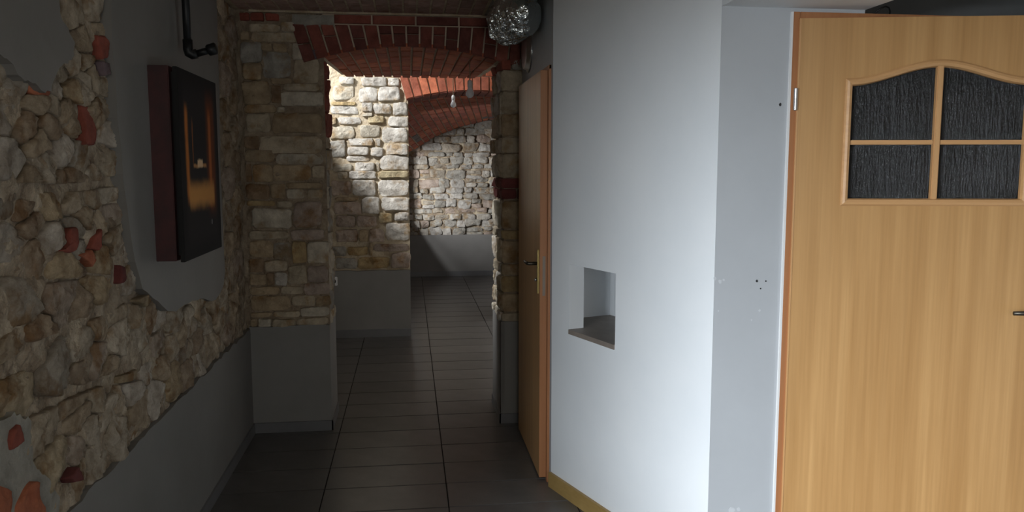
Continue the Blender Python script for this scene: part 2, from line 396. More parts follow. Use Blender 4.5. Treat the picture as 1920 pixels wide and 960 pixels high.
REDS = [([(184, 66), (196, 66), (207, 92), (203, 110), (188, 112), (183, 80)], RED), ([(191, 115), (205, 118), (207, 138), (194, 143)], PUR), ([(50, 148), (62, 156), (80, 165), (97, 172), (93, 180), (64, 178), (52, 165)], ORG),
        ([(155, 198), (172, 200), (177, 235), (178, 273), (153, 272), (158, 235)], RED), ([(114, 470), (125, 464), (130, 428), (147, 425), (144, 462), (131, 476)], RED), ([(171, 466), (177, 444), (190, 428), (189, 466), (180, 470)], RED),
        ([(149, 478), (168, 468), (184, 486), (175, 502), (165, 492)], ORG), ([(222, 497), (235, 500), (236, 528), (225, 533)], DRD), ([(11, 826), (14, 808), (29, 794), (35, 828), (14, 846)], RED),
        ([(24, 952), (40, 918), (50, 904), (58, 902), (60, 932), (73, 955), (70, 990), (25, 990)], ORG), ([(-20, 905), (5, 914), (14, 950), (4, 975), (-20, 975)], ORG), ([(124, 897), (140, 874), (146, 900), (130, 906)], DRD)]
for pg, col in REDS:
    pp_ = [onX(a, c, XL) for a, c in pg]
    stone(wl, [(q.y, q.z) for q in pp_], Y, Z, X, (-0.985, 0, 0), 0.042 if pg[0][1] > 780 else 0.032, col, 0.6, 24, 'brick_fragment', M['brick'], tight=0)
GR = []
for a, c in (((60, 655), (270, 548)), ((-10, 708), (95, 640)), ((85, 765), (290, 672)), ((-10, 352), (140, 352)), ((0, 505), (70, 500)), ((140, 352), (225, 343))):
    p0, p1 = onX(*a, XL), onX(*c, XL); GR.append((p0.y, p0.z, p1.y, p1.z))
for i, (sy, sz, col, px, py) in enumerate(seeds):
    red = is_red(col)
    ru, rv = (0.20, 0.115) if not red else (0.055, 0.075)
    if px > 295: ru, rv = 0.13, 0.10
    if red and px < 60: ru, rv = 0.05, 0.06
    poly = [(sy + ru * math.cos(k * math.pi / 8), sz + rv * math.sin(k * math.pi / 8)) for k in range(16)]
    for j, (ty, tz, c2, _, _) in enumerate(seeds):
        if i == j or abs(ty - sy) > 0.6 or abs(tz - sz) > 0.4: continue
        # bisector in a space where the wall's length is squeezed, so that stones lie flat
        nx, ny = (ty - sy) * AN * AN, (tz - sz)
        bias = 0.5 + (0.1 if is_red(c2) and not red else 0) - (0.1 if red and not is_red(c2) else 0)
        mx, mz = sy + (ty - sy) * bias, sz + (tz - sz) * bias
        L = math.hypot(nx, ny); nx /= L; ny /= L
        poly = clip(poly, nx, ny, nx * mx + ny * mz - 0.003)
        if len(poly) < 3: break
    poly = clip(poly, 1, 0, YP - 0.005) if len(poly) > 2 else poly
    poly = clip(poly, 0, -1, -(ZW - 0.01)) if len(poly) > 2 else poly
    poly = clip(poly, 0, 1, ZC - 0.01) if len(poly) > 2 else poly
    for gy0, gz0, gy1, gz1 in GR:
        if len(poly) < 3 or not (gy0 - 0.02 < sy < gy1 + 0.02): continue
        L = math.hypot(gy1 - gy0, gz1 - gz0); nx, ny = -(gz1 - gz0) / L, (gy1 - gy0) / L; d = nx * gy0 + ny * gz0
        poly = clip(poly, -nx, -ny, -(d + 0.012)) if nx * sy + ny * sz > d else clip(poly, nx, ny, d - 0.012)
    if len(poly) < 3 or red: continue
    col = tuple(v * 0.55 + w * 0.45 for v, w in zip(col, (0.58, 0.51, 0.41)))
    stone(wl, poly, Y, Z, X, (-0.985, 0, 0), random.uniform(0.018, 0.032), col, 1.0, 36, 'stone', M['rubble'])
def px_sheet(name, pxpoly, Xp, t, mat, parent, rag=0.006):
    pts = [onX(a, c, Xp) for a, c in pxpoly]; poly = [(q.y, q.z) for q in pts]
    poly = resample(poly, 90)
    poly = [(a + random.uniform(-rag, rag), c + random.uniform(-rag, rag)) for a, c in poly]
    poly = clip(clip(poly, 1, 0, YP - 0.003), 0, 1, ZC - 0.003)
    return prism(name, poly, t, Y, Z, X, (Xp - t, 0, 0), mat, parent, 0.0)
px_sheet('plaster_patch', PATCH, -0.940, 0.05, M['grey'], wl)
px_sheet('plaster_patch', STRIP, -0.945, 0.045, M['grey'], wl)
px_sheet('cement_patch', CEM, -0.957, 0.03, M['cement'], wl)
def dado(name, length, z1, U, N, origin, mat, parent, t=0.03, step=0.05, rag=0.008):
    k = max(4, int(length / step))
    poly = [(0, 0), (length, 0)] + [(length * (1 - i / k), z1 + (random.uniform(-rag, rag) if 0 < i < k else 0)) for i in range(k + 1)]
    return prism(name, poly, t, U, Z, N, origin, mat, parent)
dado('painted_dado', YP - WJ, ZW, Y, X, (-0.985, WJ, 0), M['grey'], wl)
bl = multibox('baseboard_left', [(-0.955, -0.945, WJ, YP - 0.012, 0.0, 0.062)], M['skirting'])
meta(bl, 'dark grey tile baseboard along the rubble wall', 'baseboard', kind='structure')

# ------------------------------------------------------------------ left pier
random.seed(21)
wp = multibox('wall_pier_left', [(-1.30, PLX - 0.02, YP + 0.022, 5.28, 0, ZC + .1)], M['mortar'])
meta(wp, 'stone pier with grey painted foot left of the arched opening', 'wall', kind='structure')
noisy_sheet('mortar_bed', X, Z, -Y, (-0.96, YP + 0.02, 0.62), 0.96 + PLX, ZC - 0.62, 40, 120, 0.008, M['mortar'], wp, 0.03)
R6 = """130 10 240 75 R;245 10 355 78 R;360 10 470 78 R;20 40 90 150 g;230 105 480 165 c;480 85 600 165 p;120 160 240 230 t;250 170 625 240 c;60 160 110 310 b;
150 245 330 405 g;330 250 420 310 t;420 255 530 315 t;570 255 665 380 p;670 300 775 375 U;60 310 150 530 b;170 410 335 545 t;350 315 560 520 g;580 385 775 565 c;400 528 570 572 t;
130 555 400 730 t;60 550 125 720 k;410 580 490 720 b;500 572 790 628 c;480 637 815 745 p;150 735 450 800 t;210 808 400 958 c;460 755 520 800 p;410 805 815 958 t;60 750 190 958 t"""
R7 = """60 150 160 300 t;60 310 150 460 k;60 490 150 600 c;60 620 140 800 t;180 100 310 205 b;320 98 805 238 c;170 215 435 310 t;445 245 815 330 p;160 322 255 465 b;265 322 420 468 t;
425 330 720 462 t;730 340 830 440 c;200 480 395 600 b;405 480 520 600 t;530 522 665 595 p;690 522 815 595 c;525 470 815 515 t;200 610 440 655 o;450 612 580 665 c;250 670 565 830 p;595 610 810 825 k;150 650 240 830 t;
205 845 555 920 c;562 835 820 920 k"""
R8 = """80 100 200 240 b;80 250 170 460 t;240 135 425 265 t;432 145 560 275 g;575 135 690 310 o;698 132 860 315 p;180 275 350 380 b;355 285 535 375 c;545 320 690 470 c;698 325 855 460 k;
210 390 370 485 t;375 382 430 480 b;435 385 535 485 w;210 490 475 558 t;485 488 660 555 c;668 465 865 555 k;220 565 555 685 t;565 562 755 645 c;762 562 875 645 t;180 690 420 735 t;425 682 635 735 c;640 652 865 728 p;
100 480 200 660 g;100 660 170 740 t;190 742 300 805 t;306 742 410 810 p;416 742 600 805 c;606 732 855 802 c"""
def rects(text, ox, oy, sc):
    for s in text.replace('\n', '').split(';'):
        a = s.split(); yield [ox + float(a[0]) / sc, oy + float(a[1]) / sc, ox + float(a[2]) / sc, oy + float(a[3]) / sc, CM[a[4]]]
for R, oy in ((R6, 20), (R7, 230), (R8, 420)):
    for x0, y0, x1, y1, col in rects(R, 410, oy, 4.174):
        a = onY(x0, y1, YP); c = onY(x1, y0, YP); u0, u1 = max(a.x, -0.955), min(c.x, PLX + 0.01)
        if u1 - u0 < 0.02: continue
        red = is_red(col)
        stone(wp, rect(u0 + 0.002, u1 - 0.002, max(a.z, ZW - .005) + 0.001, min(c.z, ZC - .01) - 0.001), X, Z, -Y, (0, YP + 0.018, 0), random.uniform(0.012, 0.034), col,
              0.9, 24, 'brick' if red else 'stone', M['brick'] if red else None)
# reveal of the pier facing the opening
z = ZW
while z < 2.22:
    hgt = random.uniform(0.07, 0.15); z1 = min(z + hgt, 2.235)
    red = 1.72 < z < 2.16
    y = YP + 0.03
    while y < 5.24:
        y1 = min(y + (random.uniform(0.12, 0.2)), 5.275)
        if y1 - y > 0.03: stone(wp, rect(y, y1 - 0.006, z + 0.003, z1 - 0.003), Y, Z, X, (PLX - 0.02, 0, 0), random.uniform(0.012, 0.028),
              RED if red else random.choice([CR, PAL, GRY]), 0.9, 20, 'brick' if red else 'stone', M['brick'] if red else None)
        y = y1
    z = z1
dado('painted_dado', 0.96 + PLX, ZW + 0.01, X, -Y, (-0.96, YP + 0.022, 0), M['grey'], wp, 0.03, 0.06, 0.005)
dado('painted_dado', 0.4, ZW + 0.01, Y, X, (PLX - 0.022, YP - 0.008, 0), M['grey'], wp, 0.022, 0.06, 0.005)
bp = multibox('baseboard_pier_left', [(-0.945, PLX + 0.008, YP - 0.018, YP - 0.008, 0, 0.062), (PLX, PLX + 0.008, YP - 0.018, 5.28, 0, 0.062)], M['skirting'])
meta(bp, 'grey tile baseboard around the foot of the left stone pier', 'baseboard', kind='structure')

# ------------------------------------------------------------------ right pier
random.seed(31)
wr = multibox('wall_pier_right', [(PRX + 0.02, 1.0, YP + 0.022, 5.36, 0, ZC + .1)], M['mortar'])
meta(wr, 'narrow stone pier right of the arched opening beside the brown door', 'wall', kind='structure')
Q4 = "130 190 300 332 c;135 340 300 490 c;140 498 300 648 t;140 655 300 765 c;140 770 300 938 c;140 115 216 186 R;220 110 305 186 g"
Q5 = "100 12 245 70 D;100 72 210 132 D;213 72 245 132 D;110 140 245 300 t;115 306 245 358 o;120 364 245 490 t;120 496 245 560 t;125 566 245 655 o;120 662 245 765 t;120 770 245 828 c"
rows = []
for txt, ox, oy, sc in ((Q4, 900, 80, 3.694), (Q5, 900, 330, 3.0)):
    for x0, y0, x1, y1, col in rects(txt, ox, oy, sc):
        a = onY(x0, y1, YP); c = onY(x1, y0, YP); red = is_red(col)
        u0 = PRX + 0.004 if a.x < 0.60 else a.x
        stone(wr, rect(u0, min(c.x, XR + 0.02) - 0.002, max(a.z, ZW) + 0.001, c.z - 0.001, 0.03), X, Z, -Y, (0, YP + 0.018, 0), random.uniform(0.014, 0.026), col, 0.6, 22,
              'brick' if red else 'stone', M['brick'] if red else None)
        if u0 < 0.58: rows.append((max(a.z, ZW), c.z, col))
for z0, z1, col in rows:
    y = YP + 0.02
    while y < 5.3:
        y1 = min(y + random.uniform(0.12, 0.26), 5.355)
        if y1 - y > 0.04: stone(wr, rect(y, y1 - 0.006, z0 + 0.003, z1 - 0.003), Y, Z, -X, (PRX + 0.018, 0, 0), random.uniform(0.012, 0.035), col if is_red(col) else random.choice([PAL, WHT, CR]), 1.0, 20,
              'brick' if is_red(col) else 'stone', M['brick'] if is_red(col) else None)
        y = y1
dado('painted_dado', XR - PRX + 0.02, ZW + 0.005, X, -Y, (PRX - 0.004, YP + 0.022, 0), M['grey'], wr, 0.03, 0.05, 0.004)
dado('painted_dado', 0.48, ZW + 0.005, Y, -X, (PRX + 0.022, YP - 0.008, 0), M['grey'], wr, 0.026, 0.06, 0.004)
bp2 = multibox('baseboard_pier_right', [(PRX - 0.012, XR, YP - 0.018, YP - 0.008, 0, 0.062), (PRX - 0.012, PRX - 0.004, YP - 0.018, 5.36, 0, 0.062)], M['skirting'])
meta(bp2, 'grey tile baseboard around the foot of the narrow right pier', 'baseboard', kind='structure')

# ------------------------------------------------------------------ brick arch between the piers
random.seed(41)
YA = 6.62
def arch_z(x): return 2.315 - 0.27 * (x - 0.02) ** 2
def soff_z(x, y):
    t = (y - YP) / (YA - YP); return arch_z(x) * (1 - t) + 2.326 * t
vs = []; fs = []; NA = 20
for i in range(NA + 1):
    x = PLX - 0.03 + (PRX - PLX + 0.06) * i / NA
    vs += [(x, YP + 0.02, arch_z(x) + 0.012), (x, YA, 2.326 + 0.012), (x, YA, 2.42), (x, YP + 0.02, ZC + .1)]
for i in range(NA):
    a = 4 * i
    for k in range(4): fs.append((a + k, a + (k + 1) % 4, a + 4 + (k + 1) % 4, a + 4 + k))
fs += [(0, 1, 2, 3), (4 * NA, 4 * NA + 1, 4 * NA + 2, 4 * NA + 3)]
wa = mesh('wall_arch', vs, fs, M['mortar_joint'])
meta(wa, 'flat red brick arch spanning the two stone piers', 'arch', kind='structure')
# voussoirs of the front face
NV = 17
for i in range(NV):
    xa = -0.60 + 1.28 * i / NV; xb = -0.60 + 1.28 * (i + 1) / NV - 0.010
    def top(x): return x + (x - 0.02) * 0.30 - (0.0 if x > 0 else 0.0)
    zt = 2.432; split = random.random() < 0.7
    def P(x, t):
        z0 = arch_z(x); return Vector((x * (1 - t) + (x + (x - 0.02) * -0.0 - (0.055 if x < 0.02 else -0.02) * abs(x - 0.02) / 0.5) * t, YP + 0.02, z0 * (1 - t) + zt * t))
    if xa < PLX - 0.03 and False: continue
    cuts = [0, 1] if not split else [0, random.choice([0.45, 0.6]), 1]
    for t0, t1 in zip(cuts[:-1], cuts[1:]):
        g = 0.03 if t0 > 0 else 0
        brick_hex(wa, [P(xa, t0 + g), P(xb, t0 + g), P(xb, t1), P(xa, t1)], -Y, random.uniform(0.016, 0.026), random.choice(BRKD))
# header course above, under the ceiling
x = -0.42
while x < 0.66:
    x1 = x + random.uniform(0.22, 0.26)
    brick_hex(wa, [(x, YP + 0.02, 2.441), (x1 - 0.01, YP + 0.02, 2.441), (x1 - 0.01, YP + 0.02, 2.49), (x, YP + 0.02, 2.49)], -Y, 0.018, random.choice(BRKD)); x = x1
noisy_sheet('mortar_smear', X, Z, -Y, (-0.66, YP + 0.006, 2.42), 0.24, 0.065, 16, 6, 0.01, M['cement'], wa, 0.02)
# soffit bricks, courses along the passage; light put into their brighter orange
NS = 14
for i in range(NS):
    xa = PLX + 0.006 + (PRX - PLX - 0.01) * i / NS; xb = PLX + (PRX - PLX - 0.01) * (i + 1) / NS - 0.008
    y = YP + 0.012 - random.uniform(0, 0.12)
    while y < YA - 0.02:
        y0 = max(y, YP + 0.012); y1 = min(y + 0.25, YA)
        if y1 - y0 > 0.02:
            brick_hex(wa, [(xa, y0, soff_z(xa, y0) + .008), (xb, y0, soff_z(xb, y0) + .008), (xb, y1 - 0.010, soff_z(xb, y1) + .008), (xa, y1 - 0.010, soff_z(xa, y1) + .008)], -Z, random.uniform(0.008, 0.014), random.choice([(0.56, 0.17, 0.085), (0.5, 0.15, 0.08), (0.6, 0.2, 0.10), (0.45, 0.13, 0.075)]))
        y += 0.26

# ------------------------------------------------------------------ ceiling of the passage
random.seed(51)
ce = multibox('ceiling', [(-1.3, 3.0, -2.2, YP + 0.4, ZC + 0.006, ZC + 0.16)], M['mortar_pale'])
meta(ce, 'brick ceiling with pale joints above the passage', 'ceiling', kind='structure')
bm_b = None
for i in range(18):
    x0 = -0.95 + 0.078 * i
    y = 3.7 + random.uniform(-0.12, 0)
    while y < YP - 0.01:
        y1 = min(y + 0.25, YP - 0.012)
        if y1 - y > 0.02: brick_hex(ce, [(x0, y, ZC + 0.006), (x0 + 0.066, y, ZC + 0.006), (x0 + 0.066, y1 - 0.008, ZC + 0.006), (x0, y1 - 0.008, ZC + 0.006)], -Z, 0.005, (0.46, 0.33, 0.27))
        y += 0.25
multibox('joint_strip', [(-0.9, 0.44, YP - 0.014, YP + 0.002, ZC - 0.008, ZC + 0.004)], M['mortar_pale'], ce)
noisy_sheet('rough_plaster', X, Y, -Z, (0.46, 3.7, ZC + 0.004), 0.24, YP - 3.7, 12, 40, 0.012, M['cement'], ce, 0.01)

# ------------------------------------------------------------------ middle room: stone cross wall, outlet
random.seed(61)
w2 = multibox('wall_middle', [(-1.25, -0.02, Y2 + 0.02, 8.12, 0, 3.45)], M['mortar_pale'])
meta(w2, 'pale stone cross wall with dark painted foot beyond the arch', 'wall', kind='structure')
noisy_sheet('mortar_bed', X, Z, -Y, (-0.95, Y2 + 0.018, 0.6), 0.95, 2.0, 50, 100, 0.008, M['mortar_pale'], w2, 0.03)
S1 = """170 65 310 135 w;120 140 300 275 p;365 70 600 155 w;345 162 515 290 w;522 155 720 290 w;610 75 715 148 w;100 290 325 325 o;90 330 345 405 w;375 300 478 385 w;482 305 640 405 w;650 300 808 415 w;
155 425 370 495 w;425 415 580 482 y;610 422 815 515 w;90 510 310 630 p;355 500 540 610 p;555 522 812 665 w;250 620 485 690 w;493 620 545 692 w;85 640 235 795 g;245 695 440 775 w;455 700 575 785 w;590 672 812 770 w;
235 780 450 832 w;110 845 290 925 p;310 835 492 920 w;545 778 800 910 w;498 835 540 920 p;375 388 475 425 p;90 430 150 500 t"""
S2 = """160 10 255 75 p;260 0 508 75 w;520 0 808 66 y;100 90 280 230 k;285 80 505 230 w;525 72 800 230 w;130 235 350 275 t;130 280 370 400 k;375 238 545 385 w;550 236 808 362 w;140 405 318 510 k;325 405 515 510 k;
525 375 655 470 y;665 370 808 455 w;140 530 340 650 k;345 530 440 640 t;445 520 580 640 k;590 465 812 630 w;100 680 235 770 g;250 680 440 765 o;480 655 818 733 k;140 785 330 890 g;340 775 625 885 o;635 738 818 880 k;440 645 475 770 t"""
for txt, oy in ((S1, 130), (S2, 320)):
    for x0, y0, x1, y1, col in rects(txt, 600, oy, 4.8):
        a = onY(x0, y1, Y2); c = onY(x1, y0, Y2)
        if a.z < ZW - 0.03: a.z = ZW - 0.03
        stone(w2, rect(a.x + 0.004, min(c.x, 0.0) - 0.004, a.z + 0.003, c.z - 0.003), X, Z, -Y, (0, Y2 + 0.015, 0), random.uniform(0.018, 0.045), col, 1.1, 24)
dado('painted_dado', 0.995, ZW - 0.01, X, -Y, (-0.995, Y2 + 0.022, 0), M['grey'], w2, 0.045, 0.08, 0.004)
b2 = multibox('baseboard_middle', [(-0.99, 0.0, Y2 - 0.033, Y2 - 0.023, 0, 0.075)], M['skirting'])
meta(b2, 'dark tile baseboard under the pale stone cross wall', 'baseboard', kind='structure')

def outlet():
    o = empty('power_outlet', (-0.716, Y2 - 0.024, 0.543))
    multibox('cover', [(-0.036, 0.036, -0.012, 0.0, -0.042, 0.042)], M['white_plastic'], o, bev=0.004)
    lathe('socket_well', [(0.001, 0.0), (0.021, 0.0), (0.023, 0.004), (0.020, 0.004), (0.018, 0.001)], M['cable'], o).rotation_euler = (math.pi / 2, 0, 0)
    o.children[-1].location = (0, -0.0115, 0)
    return meta(o, 'small white power outlet on the dark painted foot of the cross wall', 'outlet')
outlet()

# ------------------------------------------------------------------ second arch and vault of the rear room
random.seed(71)
def ring_z(x): return 2.325 - 0.30 * max(0, 0.62 - x) ** 2 * 0.75 - 0.16 * max(0, x - 0.62) ** 2
vs = []; fs = []; NA = 16
for i in range(NA + 1):
    x = -0.02 + 1.6 * i / NA
    vs += [(x, Y2 + 0.02, ring_z(x)), (x, 8.12, ring_z(x) + 0.0), (x, 8.12, 3.45), (x, Y2 + 0.02, 3.45)]
for i in range(NA):
    a = 4 * i
    for k in range(4): fs.append((a + k, a + (k + 1) % 4, a + 4 + (k + 1) % 4, a + 4 + k))
fs += [(0, 1, 2, 3), (4 * NA, 4 * NA + 1, 4 * NA + 2, 4 * NA + 3)]
w3 = mesh('wall_arch_rear', vs, fs, M['mortar_joint'])
meta(w3, 'smaller red brick arch leading to the rear room behind the bulbs', 'arch', kind='structure')
for i in range(20):
    xa = -0.015 + 0.078 * i; xb = xa + 0.068; lean = 0.06 * max(0, 1 - i / 7)
    brick_hex(w3, [(xa, Y2 + 0.02, ring_z(xa)), (xb, Y2 + 0.02, ring_z(xb)), (xb - lean, Y2 + 0.02, 2.432 + 0.02), (xa - lean, Y2 + 0.02, 2.432 + 0.02)], -Y, random.uniform(0.018, 0.03), random.choice([(0.62, 0.2, 0.1), (0.55, 0.17, 0.09), (0.5, 0.16, 0.09)]))
for i in range(20):
    xa = -0.015 + 0.078 * i; xb = xa + 0.069
    for y0, y1 in ((Y2 + 0.012, Y2 + 0.25), (Y2 + 0.26, 8.115)):
        brick_hex(w3, [(xa, y0, ring_z(xa)), (xb, y0, ring_z(xb)), (xb, y1, ring_z(xb)), (xa, y1, ring_z(xa))], -Z, 0.012, random.choice(BRKD))  # darker brick colours carry the shade under this arch
for i in range(8):
    xa = -0.02 + 0.25 * i
    brick_hex(w3, [(xa, Y2 + 0.02, 2.46), (xa + 0.238, Y2 + 0.02, 2.46), (xa + 0.238, Y2 + 0.02, 2.52), (xa, Y2 + 0.02, 2.52)], -Y, 0.016, random.choice(BRK))
def lerp_tab(t, x):
    if x <= t[0][0]: return t[0][1] + (x - t[0][0]) * (t[1][1] - t[0][1]) / (t[1][0] - t[0][0])
    for (a, b), (c, d) in zip(t[:-1], t[1:]):
        if x <= c: return b + (d - b) * (x - a) / (c - a)
    return t[-1][1]
YV = 8.12
def vz(xf, t):
    xb = xf + 0.36 + max(0, xf) * 0.08
    zf = lerp_tab([(-0.36, 2.10), (0.0, 2.26), (0.3, 2.30), (0.8, 2.315), (1.4, 2.28), (2.3, 2.1)], xf)
    zb = lerp_tab([(0.0, 1.81), (0.2, 1.94), (0.44, 2.08), (0.73, 2.185), (1.0, 2.26), (1.28, 2.325), (1.7, 2.36), (2.3, 2.3)], xb)
    return Vector((xf + (xb - xf) * t, YV + (YB - YV) * t, zf + (zb - zf) * t))
vs = []; fs = []; NU, NT = 30, 8
for i in range(NU + 1):
    for j in range(NT + 1): vs.append(vz(-0.36 + 2.7 * i / NU, j / NT) + Z * 0.012)
for i in range(NU):
    for j in range(NT):
        a = i * (NT + 1) + j; fs.append((a, a + 1, a + NT + 2, a + NT + 1))
k = len(vs); vs += [v + Z * 0.3 for v in vs]
fs += [tuple(k + q for q in f) for f in fs]
cv = mesh('ceiling_vault', vs, fs, M['mortar_joint'])
meta(cv, 'red brick vault over the rear room meeting the far stone wall', 'vault', kind='structure')
for i in range(21):
    xa = -0.36 + 0.080 * i; xb = xa + 0.065
    t = -random.uniform(0, 0.09)
    while t < 0.985:
        t0, t1 = max(t, 0), min(t + 0.096, 1)
        if t1 - t0 > 0.015:
            cs = [vz(xa, t0), vz(xb, t0), vz(xb, t1 - 0.006), vz(xa, t1 - 0.006)]
            n = (cs[1] - cs[0]).cross(cs[3] - cs[0]).normalized(); n = -n if n.z > 0 else n
            brick_hex(cv, [c + Z * 0.008 for c in cs], n, random.uniform(0.008, 0.014), (0.22, 0.19, 0.18) if random.random() < 0.05 else random.choice([(0.55, 0.17, 0.09), (0.50, 0.15, 0.085), (0.60, 0.2, 0.10), (0.45, 0.14, 0.09)]))
        t += 0.102

# ------------------------------------------------------------------ back wall
random.seed(81)
wb = multibox('wall_back', [(-0.6, 3.0, YB + 0.02, YB + 0.3, 0, 2.75)], M['mortar_pale'])
meta(wb, 'far rubble stone wall with grey painted foot in the rear room', 'wall', kind='structure')
noisy_sheet('mortar_bed', X, Z, -Y, (-0.2, YB + 0.018, 0.55), 1.9, 1.95, 70, 70, 0.012, M['mortar'], wb, 0.03)
z = 0.60
while z < 2.36:
    hgt = random.choice([0.075, 0.09, 0.11, 0.13, 0.15]); x = -0.12 + random.uniform(-0.15, 0)
    while x < 1.5:
        w = random.uniform(0.10, 0.30) * (0.8 + hgt * 2); split = hgt > 0.12 and random.random() < 0.3
        zz = [(z, z + hgt)] if not split else [(z, z + hgt * 0.5), (z + hgt * 0.52, z + hgt)]
        for a, c in zz:
            jz = random.uniform(-0.012, 0.012)
            stone(wb, rect(x + 0.005, x + w - 0.006, a + 0.004 + jz, c - 0.005 + jz, 0.16), X, Z, -Y, (0, YB + 0.014, 0), random.uniform(0.018, 0.065), random.choice([GRY, (0.60, 0.59, 0.56), (0.52, 0.50, 0.46), (0.55, 0.54, 0.52), PNK, GRY, (0.5, 0.49, 0.46), (0.46, 0.42, 0.36)]), 1.5, 18)
        x += w
    z += hgt
dado('painted_dado', 3.2, 0.615, X, -Y, (-0.3, YB + 0.02, 0), M['grey'], wb, 0.06, 0.2, 0.002)
b3 = multibox('baseboard_back', [(-0.2, 2.9, YB - 0.052, YB - 0.04, 0, 0.075)], M['skirting'])
meta(b3, 'dark tile baseboard under the far stone wall', 'baseboard', kind='structure')

# ------------------------------------------------------------------ unseen sides of the rooms beyond
ZH = 3.45
wm = multibox('wall_right_middle', [(1.05, 1.25, 5.3, Y2 + 0.06, 0, ZH)], M['plaster_pale'])
meta(wm, 'plain plaster side wall on the right of the middle room', 'wall', kind='structure')
wq = multibox('wall_right_rear', [(2.8, 3.0, 8.1, 12.1, 0, 2.75), (1.58, 3.0, Y2 + 0.02, 8.12, 0, ZH)], M['plaster_room'])
meta(wq, 'plain plaster side wall on the right of the rear room', 'wall', kind='structure')
wx = multibox('wall_left_middle', [(-1.25, -1.0, 5.28, 8.12, 0, 2.09), (-1.25, -1.0, 5.28, 5.34, 2.09, ZH), (-1.25, -1.0, 7.4, 8.12, 2.09, ZH), (-1.25, -1.0, 5.34, 7.4, 3.32, ZH)], M['plaster_room'])
meta(wx, 'plaster side wall with a high window lighting the middle room', 'wall', kind='structure')
wf = multibox('wall_front_middle', [(0.99, 2.5, YP + 0.2, 5.36, 0, ZH), (-1.3, 2.5, YP + 0.1, 5.28, ZC + 0.1, ZH)], M['plaster_room'])
meta(wf, 'plaster wall over and beside the brick arch in the middle room', 'wall', kind='structure')
LD = Vector((0.36, YB + 0.03 - 8.12, 0)); LL = LD.length; LD.normalize(); LN = Vector((LD.y, -LD.x, 0))
def slant(boxes, name, mat):
    bm = bmesh.new()
    for s0, s1, d0, d1, z0, z1 in boxes:
        vv = [bm.verts.new(LD * s_ - LN * d + Z * zz) for s_, d, zz in boxv(s0, s1, d0, d1, z0, z1)]
        for f in BOXF: bm.faces.new([vv[i] for i in f])
    bmesh.ops.recalc_face_normals(bm, faces=bm.faces)
    me = bpy.data.meshes.new(name); bm.to_mesh(me); bm.free()
    return link(name, me, mat, None, (-0.36, 8.12, 0))
wy = slant([(0, 0.9, 0, 0.2, 0, 2.6), (3.5, LL, 0, 0.2, 0, 2.6), (0.9, 3.5, 0, 0.2, 0, 0.92), (0.9, 3.5, 0, 0.2, 2.3, 2.6)], 'wall_left_rear', M['plaster_room'])
meta(wy, 'plaster side wall with a window lighting the rear room', 'wall', kind='structure')
cm = multibox('ceiling_middle', [(-1.3, 2.5, 5.0, Y2 + 0.5, ZH, ZH + 0.1), (1.5, 3.0, 8.0, 12.1, 2.55, 2.75)], M['plaster_room'])
meta(cm, 'plain ceiling slab over the rooms beyond the arch', 'ceiling', kind='structure')

# ------------------------------------------------------------------ right side: wall with brown door, niche wall, entrance wall
random.seed(91)
NA_ = math.radians(20); CN = Vector((0.691, 3.842, 0)); TS = Vector((math.sin(NA_), -math.cos(NA_), 0)); NI = Vector((math.cos(NA_), math.sin(NA_), 0))
SL = (2.748 - CN.y) / TS.y
w_r = multibox('wall_right', [(XR, XR + 0.09, CN.y + 0.0, YP + 0.03, 0, ZC)], M['bluegrey'])
meta(w_r, 'short grey painted wall behind the brown passage door', 'wall', kind='structure')
n0, n1, zb0, zt0 = 0.165, 0.545, 0.832, 1.148
def wallbox(boxes, name, mat, parent=None):
    """boxes in niche-wall coordinates: s along, d into wall, z"""
    bm = bmesh.new()
    for s0, s1, d0, d1, z0, z1 in boxes:
        vv = [bm.verts.new(TS * s + NI * d + Z * zz) for s, d, zz in boxv(s0, s1, d0, d1, z0, z1)]
        for f in BOXF: bm.faces.new([vv[i] for i in f])
    bmesh.ops.recalc_face_normals(bm, faces=bm.faces)
    me = bpy.data.meshes.new(name); bm.to_mesh(me); bm.free()
    return link(name, me, mat, parent, CN)
wn = wallbox([(0, n0, 0, 0.08, 0, ZC), (n1, SL, 0, 0.08, 0, ZC), (n0, n1, 0, 0.08, 0, zb0), (n0, n1, 0, 0.08, zt0, ZC),
              (-0.06, n1 + 0.1, 0.385, 0.42, 0.6, 1.4), (-0.09, -0.06, 0.08, 0.42, 0.6, 1.4), (n1 + 0.1, n1 + 0.13, 0.08, 0.42, 0.6, 1.4), (-0.06, n1 + 0.1, 0.08, 0.42, zt0 + 0.02, zt0 + 0.05)], 'wall_niche', M['white'])
meta(wn, 'white painted angled wall with a small square niche', 'wall', kind='structure')
wallbox([(n0 + 0.001, n1 - 0.001, -0.006, 0.08, zb0 - 0.018, zb0 + 0.004), (-0.06, n1 + 0.1, 0.08, 0.385, zb0 - 0.018, zb0 + 0.004)], 'niche_sill', M['sill'], wn).location = (0, 0, 0)
wn.children[0].location = CN; wn.children[0].matrix_parent_inverse = wn.matrix_world.inverted() if False else Matrix.Translation(-CN)
sk = wallbox([(0.0, SL, -0.016, -0.001, 0, 0.075)], 'baseboard_niche', M['wood_skirt'])
meta(sk, 'yellowish wooden baseboard under the white niche wall', 'baseboard', kind='structure')

